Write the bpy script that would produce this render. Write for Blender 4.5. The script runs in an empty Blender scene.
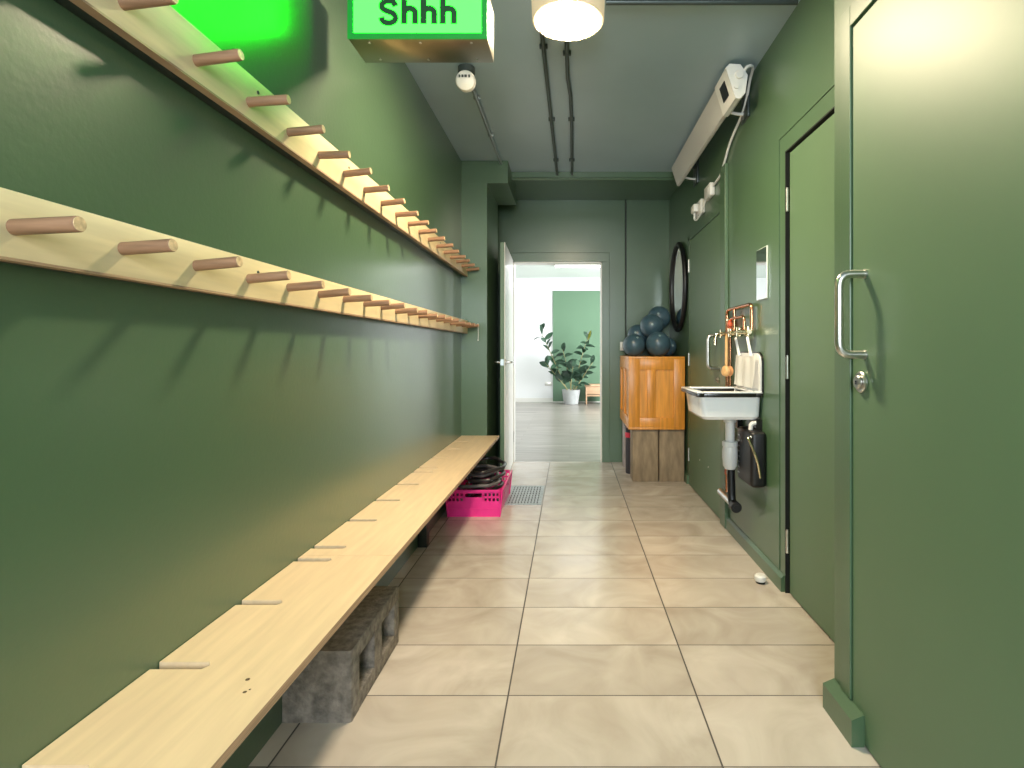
import bpy, bmesh, math, random
from mathutils import Vector, Matrix
random.seed(7)
SC = bpy.context.scene
COL = SC.collection
PI = math.pi

# ------------------------------------------------------------------ materials
def lin(r, g, b):
    f = lambda c: (c/12.92 if c <= 0.04045 else ((c+0.055)/1.055)**2.4)
    return (f(r/255), f(g/255), f(b/255), 1)

def mat(name, col, rough=0.5, metal=0.0, spec=0.5, bump=0.0, bscale=60, var=0.0, vscale=3.0, stretch=(1,1,1), coat=0.0, coords='Object', detail=4):
    m = bpy.data.materials.new(name); m.use_nodes = True
    nt = m.node_tree; N = nt.nodes; L = nt.links
    p = N['Principled BSDF']
    p.inputs['Base Color'].default_value = col
    p.inputs['Roughness'].default_value = rough
    p.inputs['Metallic'].default_value = metal
    p.inputs['Specular IOR Level'].default_value = spec
    p.inputs['Coat Weight'].default_value = coat; p.inputs['Coat Roughness'].default_value = 0.23
    tc = N.new('ShaderNodeTexCoord'); mp = N.new('ShaderNodeMapping')
    L.new(tc.outputs[coords], mp.inputs['Vector'])
    mp.inputs['Scale'].default_value = stretch
    if var > 0:
        n = N.new('ShaderNodeTexNoise'); n.inputs['Scale'].default_value = vscale; n.inputs['Detail'].default_value = detail
        L.new(mp.outputs['Vector'], n.inputs['Vector'])
        r = N.new('ShaderNodeValToRGB')
        a = [max(0, c*(1-var)) for c in col[:3]]; b = [min(1, c*(1+var)) for c in col[:3]]
        r.color_ramp.elements[0].position = 0.3; r.color_ramp.elements[1].position = 0.7
        r.color_ramp.elements[0].color = (*a, 1); r.color_ramp.elements[1].color = (*b, 1)
        L.new(n.outputs['Fac'], r.inputs['Fac']); L.new(r.outputs['Color'], p.inputs['Base Color'])
    if bump > 0:
        n2 = N.new('ShaderNodeTexNoise'); n2.inputs['Scale'].default_value = bscale; n2.inputs['Detail'].default_value = 3
        L.new(tc.outputs[coords], n2.inputs['Vector'])
        bn = N.new('ShaderNodeBump'); bn.inputs['Strength'].default_value = bump; bn.inputs['Distance'].default_value = 0.004
        L.new(n2.outputs['Fac'], bn.inputs['Height']); L.new(bn.outputs['Normal'], p.inputs['Normal'])
    return m

def emit(name, col, strength, rough=0.4):
    m = bpy.data.materials.new(name); m.use_nodes = True
    p = m.node_tree.nodes['Principled BSDF']
    p.inputs['Base Color'].default_value = (col[0]*.5, col[1]*.5, col[2]*.5, 1)
    p.inputs['Roughness'].default_value = rough
    p.inputs['Emission Color'].default_value = (*col[:3], 1)
    p.inputs['Emission Strength'].default_value = strength
    return m

GREEN = (0.064, 0.122, 0.062, 1)
M = {}
M['green'] = mat('green_satin_paint', GREEN, 0.40, spec=0.5, bump=0.06, bscale=90, var=0.10, vscale=1.2, coat=0.4)
M['green_wall'] = mat('green_textured_wall_paint', GREEN, 0.36, spec=0.6, bump=0.12, bscale=70, var=0.08, vscale=1.0, coat=0.7)
M['green_door'] = mat('green_door_paint', (0.092, 0.162, 0.088, 1), 0.46, spec=0.6, bump=0.03, bscale=25, var=0.06, vscale=1.5)
M['green_shade'] = mat('shade_dark_green', (0.012, 0.017, 0.013, 1), 0.45)  # near-black green stands in for shade behind the rails and under the bench
M['gap_shade'] = mat('black_gap_shade', (0.006, 0.008, 0.006, 1), 0.8)  # black that paints the shade inside gaps
M['navy'] = mat('dark_slate_gloss_paint', (0.022, 0.030, 0.034, 1), 0.22)
M['ceiling'] = mat('grey_ceiling_paint', (0.33, 0.43, 0.48, 1), 0.33, bump=0.05, bscale=40, var=0.08, vscale=1.3)
M['white_wall'] = mat('white_wall_paint', (0.80, 0.80, 0.80, 1), 0.6)
M['white_gloss'] = mat('white_gloss_paint', (0.74, 0.72, 0.67, 1), 0.3)
M['studio_green'] = mat('studio_green_paint', (0.12, 0.215, 0.13, 1), 0.5)
M['studio_ceiling'] = mat('studio_ceiling_paint', (0.62, 0.68, 0.62, 1), 0.6)
M['ply'] = mat('birch_plywood', (0.73, 0.545, 0.345, 1), 0.42, var=0.07, vscale=5, stretch=(9, .8, 9), bump=0.02, bscale=60)
M['ply_rail'] = mat('pine_plywood', (0.74, 0.59, 0.35, 1), 0.45, var=0.13, vscale=4, stretch=(6, .8, 8), bump=0.02)
M['ply_edge'] = mat('plywood_edge', (0.42, 0.27, 0.17, 1), 0.55, var=0.4, vscale=4, stretch=(1, 1, 120))
M['dowel'] = mat('peg_dowel_wood', (0.30, 0.165, 0.095, 1), 0.5, var=0.25, vscale=8, stretch=(1, 12, 12))
M['dowel_end'] = mat('peg_end_grain', (0.60, 0.42, 0.24, 1), 0.55, var=0.3, vscale=90)
M['concrete'] = mat('rough_concrete', (0.235, 0.205, 0.175, 1), 0.92, spec=0.2, bump=1.0, bscale=130, var=0.38, vscale=38)
M['pink'] = mat('pink_plastic', (0.90, 0.035, 0.30, 1), 0.33)
M['cable'] = mat('black_rubber_strap', (0.030, 0.027, 0.027, 1), 0.32)
M['cable_grey'] = mat('grey_rubber_strap', (0.13, 0.12, 0.12, 1), 0.35)
M['steel'] = mat('brushed_steel', (0.62, 0.60, 0.57, 1), 0.28, metal=1.0, var=0.08, vscale=40)
M['grate'] = mat('galvanised_grate', (0.42, 0.45, 0.46, 1), 0.42, metal=0.6, var=0.3, vscale=60)
M['dark_steel'] = mat('dark_conduit_paint', (0.06, 0.075, 0.07, 1), 0.30, metal=0.3)
M['conduit'] = mat('galvanised_conduit', (0.33, 0.36, 0.36, 1), 0.3, metal=0.8)
M['copper'] = mat('copper_pipe', (0.72, 0.33, 0.18, 1), 0.22, metal=1.0, var=0.15, vscale=20)
M['brass'] = mat('chromed_brass', (0.72, 0.62, 0.42, 1), 0.2, metal=1.0)
M['enamel'] = mat('white_enamel', (0.84, 0.84, 0.85, 1), 0.15, coat=0.3)
M['black_rim'] = mat('black_enamel_rim', (0.012, 0.011, 0.010, 1), 0.25)
M['black_plastic'] = mat('black_plastic', (0.006, 0.006, 0.007, 1), 0.42)
M['white_plastic'] = mat('white_plastic', (0.74, 0.73, 0.69, 1), 0.35)
M['pipe_plastic'] = mat('white_waste_plastic', (0.62, 0.62, 0.61, 1), 0.35)
M['heater'] = mat('heater_grey_enamel', (0.60, 0.58, 0.55, 1), 0.45)
M['pine'] = mat('orange_pine', (0.66, 0.27, 0.038, 1), 0.34, var=0.22, vscale=4, stretch=(14, 14, 1.2), bump=0.02)
M['pine_panel'] = mat('orange_pine_panel', (0.70, 0.30, 0.045, 1), 0.34, var=0.2, vscale=4, stretch=(10, 10, 1))
M['timber'] = mat('weathered_timber', (0.25, 0.185, 0.115, 1), 0.7, var=0.3, vscale=5, stretch=(4, 4, 1.2), bump=0.3, bscale=30)
M['timber_pale'] = mat('pale_grey_timber', (0.40, 0.35, 0.34, 1), 0.7, var=0.2, vscale=5)
M['ball'] = mat('blue_grey_ball_vinyl', (0.050, 0.100, 0.135, 1), 0.34, var=0.15, vscale=20)
M['ball_plug'] = mat('ball_plug', (0.30, 0.40, 0.40, 1), 0.4)
M['mirror'] = mat('mirror_glass', (0.88, 0.90, 0.89, 1), 0.01, metal=1.0)
M['mirror_edge'] = mat('pale_glass_edge', (0.75, 0.80, 0.76, 1), 0.2)
M['red'] = mat('red_strap', (0.62, 0.03, 0.06, 1), 0.5)
M['valve_red'] = mat('orange_red_valve', (0.60, 0.10, 0.03, 1), 0.4)
M['knot'] = mat('bench_knot', (0.10, 0.055, 0.025, 1), 0.6)
M['mat_dark'] = mat('dark_foam_mat', (0.03, 0.028, 0.035, 1), 0.7)
M['cloth'] = mat('white_cotton_cloth', (0.92, 0.915, 0.90, 1), 0.85, bump=0.3, bscale=200)
M['brush_wood'] = mat('brush_beech', (0.66, 0.40, 0.18, 1), 0.5, var=0.15, vscale=30)
M['bristle'] = mat('brush_bristle', (0.66, 0.30, 0.12, 1), 0.8, bump=0.8, bscale=400)
M['pot'] = mat('pale_grey_pot', (0.36, 0.37, 0.36, 1), 0.6, var=0.1, vscale=10)
M['soil'] = mat('potting_soil', (0.03, 0.02, 0.015, 1), 0.9)
M['leaf'] = mat('rubber_plant_leaf', (0.055, 0.115, 0.070, 1), 0.28, var=0.5, vscale=4)
M['leaf_new'] = mat('young_yellow_leaf', (0.40, 0.42, 0.06, 1), 0.4)
M['stem'] = mat('plant_stem', (0.30, 0.27, 0.12, 1), 0.6)
M['oak'] = mat('oak_box', (0.52, 0.33, 0.20, 1), 0.5, var=0.15, vscale=6)
M['copper_sheet'] = mat('bronzed_metal_sheet', (0.26, 0.24, 0.17, 1), 0.28, metal=1.0, var=0.2, vscale=3)
M['sign_rim'] = emit('sign_green_rim', (0.004, 0.20, 0.02), 0.9)
M['sign_face'] = emit('sign_lit_face', (0.0062, 1.0, 0.0070), 25.0)
M['sign_text'] = mat('sign_dark_lettering', (0.005, 0.055, 0.012, 1), 0.5)
M['lamp'] = emit('lamp_diffuser', (1.0, 0.83, 0.57), 300.0)
M['lamp_body'] = emit('lamp_opal_body', (1.0, 0.80, 0.50), 0.32)
M['panel_light'] = emit('ceiling_panel_light', (1.0, 1.0, 0.98), 5.0)
M['ink'] = mat('dark_print', (0.05, 0.06, 0.05, 1), 0.6)

def tile_material():
    m = bpy.data.materials.new('beige_floor_tile'); m.use_nodes = True
    nt = m.node_tree; N = nt.nodes; L = nt.links; p = N['Principled BSDF']
    tc = N.new('ShaderNodeTexCoord'); sep = N.new('ShaderNodeSeparateXYZ'); L.new(tc.outputs['Object'], sep.inputs[0])
    def mth(op, a, b=None):
        n = N.new('ShaderNodeMath'); n.operation = op
        for i, v in enumerate((a, b)):
            if v is None: continue
            if isinstance(v, (int, float)): n.inputs[i].default_value = v
            else: L.new(v, n.inputs[i])
        return n.outputs[0]
    u = mth('DIVIDE', mth('ADD', sep.outputs['X'], 0.197 + 6.0), 0.6)
    v = mth('DIVIDE', mth('ADD', sep.outputs['Y'], 6.0 - 1.451), 0.3)
    fu, fv = mth('FRACT', u), mth('FRACT', v)
    def edge(f, w):   # 1 on grout
        return mth('LESS_THAN', mth('MINIMUM', f, mth('SUBTRACT', 1.0, f)), w)
    g = mth('MAXIMUM', edge(fu, 0.0042), edge(fv, 0.0066))
    cell = N.new('ShaderNodeCombineXYZ'); L.new(mth('FLOOR', u), cell.inputs[0]); L.new(mth('FLOOR', v), cell.inputs[1])
    wn = N.new('ShaderNodeTexWhiteNoise'); L.new(cell.outputs[0], wn.inputs['Vector'])
    sh = N.new('ShaderNodeVectorMath'); sh.operation = 'MULTIPLY_ADD'
    L.new(wn.outputs['Color'], sh.inputs[0]); sh.inputs[1].default_value = (9, 9, 9); L.new(tc.outputs['Object'], sh.inputs[2])
    nz = N.new('ShaderNodeTexNoise'); nz.inputs['Scale'].default_value = 3.2; nz.inputs['Detail'].default_value = 5; nz.inputs['Distortion'].default_value = 1.4
    L.new(sh.outputs[0], nz.inputs['Vector'])
    r = N.new('ShaderNodeValToRGB'); e = r.color_ramp.elements
    e[0].position = 0.30; e[0].color = (0.42, 0.36, 0.30, 1); e[1].position = 0.72; e[1].color = (0.585, 0.525, 0.46, 1)
    L.new(nz.outputs['Fac'], r.inputs['Fac'])
    hs = N.new('ShaderNodeHueSaturation'); L.new(r.outputs['Color'], hs.inputs['Color'])
    L.new(mth('ADD', mth('MULTIPLY', wn.outputs['Value'], 0.16), 0.92), hs.inputs['Value'])
    mx = N.new('ShaderNodeMix'); mx.data_type = 'RGBA'; L.new(g, mx.inputs['Factor'])
    L.new(hs.outputs['Color'], mx.inputs['A']); mx.inputs['B'].default_value = (0.045, 0.036, 0.032, 1)
    L.new(mx.outputs['Result'], p.inputs['Base Color'])
    ro = mth('ADD', mth('MULTIPLY', g, 0.4), mth('ADD', mth('MULTIPLY', nz.outputs['Fac'], 0.12), 0.16)); p.inputs['Specular IOR Level'].default_value = 0.8
    L.new(ro, p.inputs['Roughness'])
    bn = N.new('ShaderNodeBump'); bn.inputs['Strength'].default_value = 0.6; bn.inputs['Distance'].default_value = 0.002
    L.new(mth('SUBTRACT', 1.0, g), bn.inputs['Height']); L.new(bn.outputs['Normal'], p.inputs['Normal'])
    return m
M['tile'] = tile_material()

def plank_material():
    m = bpy.data.materials.new('whitewashed_planks'); m.use_nodes = True
    nt = m.node_tree; N = nt.nodes; L = nt.links; p = N['Principled BSDF']
    tc = N.new('ShaderNodeTexCoord')
    br = N.new('ShaderNodeTexBrick'); br.inputs['Scale'].default_value = 1
    br.inputs['Brick Width'].default_value = 1.2; br.inputs['Row Height'].default_value = 0.16; br.inputs['Mortar Size'].default_value = 0.003
    br.inputs['Color1'].default_value = (0.40, 0.37, 0.335, 1); br.inputs['Color2'].default_value = (0.29, 0.265, 0.24, 1); br.inputs['Mortar'].default_value = (0.25, 0.22, 0.19, 1)
    L.new(tc.outputs['Object'], br.inputs['Vector'])
    mp = N.new('ShaderNodeMapping'); mp.inputs['Scale'].default_value = (1.2, 16, 1); L.new(tc.outputs['Object'], mp.inputs['Vector'])
    nz = N.new('ShaderNodeTexNoise'); nz.inputs['Scale'].default_value = 1.5; nz.inputs['Detail'].default_value = 6; L.new(mp.outputs[0], nz.inputs['Vector'])
    r = N.new('ShaderNodeValToRGB'); r.color_ramp.elements[0].position = .35; r.color_ramp.elements[1].position = .62
    r.color_ramp.elements[0].color = (0.55, 0.52, 0.48, 1); r.color_ramp.elements[1].color = (1, 1, 1, 1)
    L.new(nz.outputs['Fac'], r.inputs['Fac'])
    mx = N.new('ShaderNodeMix'); mx.data_type = 'RGBA'; mx.blend_type = 'MULTIPLY'; mx.inputs['Factor'].default_value = 1
    L.new(br.outputs['Color'], mx.inputs['A']); L.new(r.outputs['Color'], mx.inputs['B']); L.new(mx.outputs['Result'], p.inputs['Base Color'])
    p.inputs['Roughness'].default_value = 0.28
    return m
M['plank'] = plank_material()

# ------------------------------------------------------------------ mesh builder (world coordinates)
class MB:
    def __init__(self): self.bm = bmesh.new()
    def _merge(self, b):
        me = bpy.data.meshes.new('tmp'); b.to_mesh(me); b.free(); self.bm.from_mesh(me); bpy.data.meshes.remove(me); return self
    def box(self, x0, x1, y0, y1, z0, z1, bev=0.0, rot=None, seg=2):
        b = bmesh.new(); bmesh.ops.create_cube(b, size=1)
        c = Vector(((x0+x1)/2, (y0+y1)/2, (z0+z1)/2)); s = (abs(x1-x0), abs(y1-y0), abs(z1-z0))
        for v in b.verts: v.co = Vector((v.co.x*s[0], v.co.y*s[1], v.co.z*s[2]))
        if bev > 0: bmesh.ops.bevel(b, geom=b.edges[:], offset=min(bev, min(s)*.49), segments=seg, affect='EDGES', profile=0.5)
        if rot is not None: bmesh.ops.transform(b, matrix=rot.to_4x4(), verts=b.verts)
        for v in b.verts: v.co += c
        return self._merge(b)
    def cyl(self, p0, p1, r0, r1=None, n=24, bev=0.0):
        p0, p1 = Vector(p0), Vector(p1); r1 = r0 if r1 is None else r1
        d = p1-p0; L = d.length
        prof = [(0, 0), (r0-bev, 0), (r0, bev), (r1, L-bev), (r1-bev, L), (0, L)] if bev > 0 else [(0, 0), (r0, 0), (r1, L), (0, L)]
        return self.lathe(prof, p0, d, n)
    def lathe(self, prof, origin=(0,0,0), axis=(0,0,1), n=24, sx=1.0, sy=1.0):
        b = bmesh.new(); q = Vector((0,0,1)).rotation_difference(Vector(axis).normalized()); o = Vector(origin)
        rings = []
        for r, h in prof:
            if r <= 1e-6: rings.append([b.verts.new(o + q @ Vector((0,0,h)))])
            else: rings.append([b.verts.new(o + q @ Vector((sx*r*math.cos(2*PI*i/n), sy*r*math.sin(2*PI*i/n), h))) for i in range(n)])
        for A, B in zip(rings, rings[1:]):
            for i in range(n):
                j = (i+1) % n
                if len(A) == 1 and len(B) == 1: continue
                f = [A[0], B[j], B[i]] if len(A) == 1 else ([A[i], A[j], B[0]] if len(B) == 1 else [A[i], A[j], B[j], B[i]])
                try: b.faces.new(f)
                except ValueError: pass
        bmesh.ops.recalc_face_normals(b, faces=b.faces)
        return self._merge(b)
    def tube(self, pts, r, n=10, closed=False, flat=1.0):
        pts = [Vector(p) for p in pts]; b = bmesh.new(); m = len(pts); rings = []
        nrm = None
        for i, p in enumerate(pts):
            a = pts[(i-1) % m] if (closed or i > 0) else p
            c = pts[(i+1) % m] if (closed or i < m-1) else p
            t = (c-a).normalized()
            if nrm is None:
                nrm = t.orthogonal().normalized()
            nrm = (nrm - t*nrm.dot(t)).normalized(); bi = t.cross(nrm)
            rr = r(i/(m-1)) if callable(r) else r
            rings.append([b.verts.new(p + (nrm*math.cos(2*PI*k/n) + bi*math.sin(2*PI*k/n)*flat)*rr) for k in range(n)])
        for i in range(m if closed else m-1):
            A, B = rings[i], rings[(i+1) % m]
            for k in range(n): b.faces.new([A[k], A[(k+1) % n], B[(k+1) % n], B[k]])
        if not closed:
            b.faces.new(rings[0][::-1]); b.faces.new(rings[-1])
        bmesh.ops.recalc_face_normals(b, faces=b.faces)
        return self._merge(b)
    def prism(self, poly, f, a, c):
        """polygon (u,v) swept from a to c; f(u,v,w) gives the 3-D point"""
        b = bmesh.new(); A = [b.verts.new(f(u, v, a)) for u, v in poly]; B = [b.verts.new(f(u, v, c)) for u, v in poly]; n = len(poly)
        b.faces.new(A); b.faces.new(B[::-1])
        for i in range(n): b.faces.new([A[i], B[i], B[(i+1) % n], A[(i+1) % n]])
        bmesh.ops.recalc_face_normals(b, faces=b.faces)
        return self._merge(b)
    def sphere(self, c, r, seg=32, rings=20, s=(1,1,1)):
        b = bmesh.new(); bmesh.ops.create_uvsphere(b, u_segments=seg, v_segments=rings, radius=r)
        for v in b.verts: v.co = Vector((v.co.x*s[0], v.co.y*s[1], v.co.z*s[2])) + Vector(c)
        return self._merge(b)
    def quad(self, *ps):
        b = bmesh.new(); b.faces.new([b.verts.new(p) for p in ps]); return self._merge(b)
    def build(self, name, material, parent=None, smooth=True, angle=35, kind=None):
        me = bpy.data.meshes.new(name)
        o = bpy.data.objects.new(name, me); COL.objects.link(o)
        org = world_loc(parent) if parent else None
        if org is None:
            org = Vector((0, 0, 0))
        bmesh.ops.translate(self.bm, vec=-org, verts=self.bm.verts)
        self.bm.to_mesh(me); self.bm.free()
        mats = material if isinstance(material, (list, tuple)) else [material]
        for mm in mats: me.materials.append(mm)
        if smooth and me.polygons:
            me.polygons.foreach_set('use_smooth', [True]*len(me.polygons))
            try: me.set_sharp_from_angle(angle=math.radians(angle))
            except Exception: pass
        if parent: o.parent = parent
        if kind: o['kind'] = kind
        return o

def world_loc(o):
    v = Vector((0,0,0))
    while o is not None: v += o.location; o = o.parent
    return v
def thing(name, label, cat, loc, group=None):
    o = bpy.data.objects.new(name, None); COL.objects.link(o); o.location = loc; o.empty_display_size = 0.05
    o['label'] = label; o['category'] = cat
    if group: o['group'] = group
    return o
def tag(o, label, cat, group=None):
    o['label'] = label; o['category'] = cat
    if group: o['group'] = group
    return o
def struct(name, mb, m, parent=None):
    o = mb.build(name, m, parent, smooth=False)
    if parent is None: o['kind'] = 'structure'
    return o
def solo(name, mb, m, label, cat, group=None, origin=None, **kw):
    """a thing that is one mesh; its origin is moved to the given base point"""
    o = mb.build(name, m, None, **kw)
    if origin:
        o.data.transform(Matrix.Translation(-Vector(origin))); o.location = origin
    return tag(o, label, cat, group)
def arc(c, r, a0, a1, n, ax, ay):
    c, ax, ay = Vector(c), Vector(ax), Vector(ay)
    return [c + ax*r*math.cos(a0+(a1-a0)*i/n) + ay*r*math.sin(a0+(a1-a0)*i/n) for i in range(n+1)]
def rounded(pts, rad, n=6):
    """polyline with rounded corners"""
    pts = [Vector(p) for p in pts]; out = [pts[0]]
    for a, b, c in zip(pts, pts[1:], pts[2:]):
        u, v = (a-b), (c-b); r = min(rad, u.length*.49, v.length*.49)
        p, q = b+u.normalized()*r, b+v.normalized()*r
        for i in range(n+1):
            t = i/n; out.append(p*(1-t)**2 + b*2*t*(1-t) + q*t*t)
    return out + [pts[-1]]

def smooth_path(p, n=8):
    p = [Vector(q) for q in p]; out = []
    for i in range(len(p)-1):
        a, b, c, d_ = p[max(i-1, 0)], p[i], p[i+1], p[min(i+2, len(p)-1)]
        for j in range(n):
            t_ = j/n; out.append(.5*((2*b)+(c-a)*t_+(2*a-5*b+4*c-d_)*t_**2+(3*b-a-3*c+d_)*t_**3))
    return out+[p[-1]]

# ------------------------------------------------------------------ camera (17 mm-like wide view down the corridor, +Y)
cam = bpy.data.cameras.new('camera'); co = bpy.data.objects.new('camera', cam); COL.objects.link(co)
co.location = (0, 0, 1.1); co.rotation_euler = (PI/2, 0, 0)
cam.sensor_width = 36; cam.lens = 36*550/1024
cam.shift_x = -58/1024; cam.shift_y = -34/1024; cam.clip_start = 0.02
SC.camera = co

# ------------------------------------------------------------------ the setting
XL, XR, XN, YE, H = -0.85, 0.975, 0.815, 5.40, 2.58
YB = -1.8
struct('floor', MB().box(XL-.1, XR+.3, YB-.1, YE+.02, -.10, 0), M['tile'])
struct('floor_studio', MB().box(-2.6, 3.1, YE+.02, 11.7, -.10, 0), M['plank'])
struct('ceiling', MB().box(XL-.1, XR+.3, YB-.1, YE+.12, H, H+.1), M['ceiling'])
struct('wall_left', MB().box(XL-.1, XL, YB-.1, YE+.12, 0, H), M['green_wall'])
# left column with a wider header
w = MB().box(XL, -.649, 4.30, 4.95, 0, 2.404).box(XL, -.485, 4.30, 4.95, 2.404, H, bev=.002)
struct('wall_column', w, M['green'])
# right wall with two door openings, and the nearer wall that steps out
w = MB()
w.box(XR, XR+.12, YB-.1, 1.695, 2.05, H)
w.box(XR, XR+.12, 1.695, 2.494, 2.0, H).box(XR, XR+.12, 2.494, 3.50, 0, H)
w.box(XR, XR+.12, 3.50, 4.47, 1.99, H).box(XR, XR+.12, 4.47, YE+.12, 0, H)
w.box(XR+.13, XR+.16, YB, YE, 0, H)
struct('wall_right', w, M['green'])
w = MB()
w.box(XN, XR, 1.588, 1.695, 0, H)
w.box(XN, XR, .62, 1.588, 2.032, H).box(XN, XR, YB-.1, .62, 0, H)
struct('wall_near_right', w, M['green'])
# end wall with the doorway
DX0, DX1, DH = -.56, .314, 1.965
w = MB().box(XL, DX0, YE, YE+.12, 0, H).box(DX1, XR, YE, YE+.12, 0, H).box(DX0, DX1, YE, YE+.12, DH, H)
struct('wall_end', w, M['green'])
# doorway architrave and lining
w = MB()
w.box(DX1, DX1+.075, YE-.012, YE, 0, DH+.09, bev=.003).box(DX0-.02, DX1+.075, YE-.013, YE, DH, DH+.09, bev=.003).box(DX0-.075, DX0, YE-.012, YE, 0, DH+.09, bev=.003)
struct('trim_1', w, M['green'])
w = MB().box(DX1-.012, DX1, YE-.006, YE+.13, 0, DH).box(DX0, DX0+.012, YE-.006, YE+.13, 0, DH).box(DX0, DX1, YE-.006, YE+.13, DH-.012, DH)
struct('trim_2', w, M['white_gloss'])
# unseen wall behind the viewer, its window opening added for the fill light
w = MB().box(XL, -.55, YB-.1, YB, 0, H).box(.55, XR, YB-.1, YB, 0, H).box(-.55, .55, YB-.1, YB, 2.35, H).box(-.55, .55, YB-.1, YB, 0, .95)
struct('wall_behind_viewer', w, M['green'])
wf = MB().box(-.55, .55, YB-.08, YB-.02, .95, 1.01).box(-.55, .55, YB-.08, YB-.02, 2.29, 2.35).box(-.55, -.49, YB-.08, YB-.02, 1.01, 2.29).box(.49, .55, YB-.08, YB-.02, 1.01, 2.29)
struct('added_window', wf, M['white_gloss'])  # added frame, out of view, around the fill light opening
# baseboards
def skirting(name, x, y0, y1, h=.075, t=.016):
    mb = MB().prism([(x, 0), (x-t, 0), (x-t, h-.014), (x-.003, h), (x, h)], lambda u, v, w_: Vector((u, w_, v)), y0, y1)
    return struct(name, mb, M['green'])
skirting('baseboard_right', XR, 2.50, 3.42)
skirting('baseboard_far_right', XR, 4.52, 5.39)
skirting('baseboard_near_right', XN, 1.522, 1.695, h=.088, t=.036)
# timber post strip between door and sink wall
struct('trim_3', MB().box(XR-.022, XR, 3.385, 3.495, 0, 2.25, bev=.003), M['green'])
# frame around second door (thin raised casing line)
struct('trim_4', MB().box(XR-.004, XR, 1.70, 2.555, 2.075, 2.079).box(XR-.004, XR, 2.553, 2.557, .08, 2.079), M['green'])
# casing of the near door
w = MB().box(XN-.007, XN, 1.588, 1.645, .09, 2.095, bev=.002).box(XN-.0069, XN, .60, 1.588, 2.034, 2.095, bev=.002)
struct('trim_5', w, M['green'])
# casing of the third door
w = MB().box(XR-.005, XR, 4.475, 4.53, .08, 2.04, bev=.002).box(XR-.005, XR, 3.497, 4.53, 1.992, 2.04, bev=.002)
struct('trim_6', w, M['green'])
# studio shell beyond
struct('wall_studio_back', MB().box(-2.6, 3.1, 11.6, 11.7, 0, 2.62), M['white_wall'])
struct('wall_studio_left', MB().box(-2.6, -2.5, YE+.12, 11.6, 0, 2.62), M['white_wall'])
struct('wall_studio_right', MB().box(3.0, 3.1, YE+.12, 7.0, 0, 2.62).box(3.0, 3.1, 7.0, 10.4, 0, .4).box(3.0, 3.1, 7.0, 10.4, 2.4, 2.62).box(3.0, 3.1, 10.4, 11.6, 0, 2.62), M['white_wall'])
struct('wall_studio_front', MB().box(-2.6, XL-.1, YE+.02, YE+.12, 0, 2.62).box(XR+.12, 3.1, YE+.02, YE+.12, 0, 2.62), M['white_wall'])
struct('ceiling_studio', MB().box(-2.6, 3.1, YE+.12, 11.7, 2.62, 2.72), M['studio_ceiling'])
struct('window_2', MB().box(3.0, 3.06, 7.0, 7.06, .4, 2.4).box(3.0, 3.06, 10.34, 10.4, .4, 2.4).box(3.0, 3.06, 7.06, 10.34, .4, .46).box(3.0, 3.06, 7.06, 10.34, 2.34, 2.4).box(3.0, 3.06, 8.67, 8.73, .46, 2.34), M['white_gloss'])
struct('baseboard_studio', MB().box(-2.5, 3.0, 11.58, 11.6, 0, .09), M['white_gloss'])
# green painted field on the studio wall is a shallow board
struct('wall_panel_studio', MB().box(-.36, 1.4, 11.575, 11.599, .02, 2.345), M['studio_green'])
# green transverse trunking at the far end of the ceiling
tr = MB().box(-.485, XR, 4.57, 4.63, 2.535, H).tube([(-.485, 4.60, 2.533), (XR, 4.60, 2.533)], .016)
struct('trim_7', tr, M['green'])
struct('ceiling_far', MB().box(-.485, XR, 4.63, YE, H-.008, H-.0005).box(XL, -.485, 4.95, YE, H-.008, H-.0005), M['green'])

# ------------------------------------------------------------------ doors
def d_handle(parent, x, y, z0, z1, out=.072, r=.0115, m='steel', name='door_handle', label=None):
    mb = MB().tube(rounded([(x, y, z0), (x-out, y, z0), (x-out, y, z1), (x, y, z1)], .035), r, n=14)
    for z in (z0, z1): mb.cyl((x+.001, y, z), (x-.004, y, z), .0135, n=20)
    h = mb.build(name, M[m], parent)
    if label: h['label'] = label
    return h
def hinge(parent, x, y, z, h=.10):
    mb = MB().cyl((x, y, z-h/2), (x, y, z+h/2), .007, n=12).cyl((x, y, z+h/2), (x, y, z+h/2+.006), .005, n=12)
    for k in (-.25, .25): mb.cyl((x, y, z+h*k-.001), (x, y, z+h*k+.001), .0076, n=12)
    return mb.build('hinge', M['steel'], parent)
def lock_cylinder(parent, x, y, z, r=.025):
    mb = MB().cyl((x, y, z), (x-.010, y, z), r, n=32, bev=.003).cyl((x-.010, y, z), (x-.018, y, z), r*.62, n=24, bev=.002)
    lk = mb.build('lock', M['steel'], parent)
    MB().box(x-.0205, x-.017, y-.002, y+.002, z-.007, z+.004).build('keyhole', M['black_plastic'], lk)
    return lk
d = struct('door_1', MB().box(XN, XN+.045, .625, 1.5875, .006, 2.0285, bev=.002), M['green_door'])
d_handle(d, XN, 1.519, 1.087, 1.310)
lock_cylinder(d, XN, 1.532, 1.011, r=.030)
d2 = struct('door_2', MB().box(XR+.012, XR+.055, 1.64, 2.470, .008, 1.985, bev=.002), M['green_door'])
for z in (1.775, 1.02, .235): hinge(d2, XR+.004, 2.478, z)
struct('shade_lining', MB().box(XR+.0002, XR+.12, 2.488, 2.4938, 0, 1.994).box(XR+.0002, XR+.12, 1.695, 2.4938, 1.994, 1.9998), M['gap_shade'])  # black lining paints the shade of the gap around the door
d3 = struct('door_3', MB().box(XR-.006, XR+.04, 3.506, 4.462, .008, 1.983, bev=.002), M['green_door'])
d_handle(d3, XR-.006, 3.575, .980, 1.195)
lock_cylinder(d3, XR-.006, 3.572, .905, r=.02)
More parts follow.
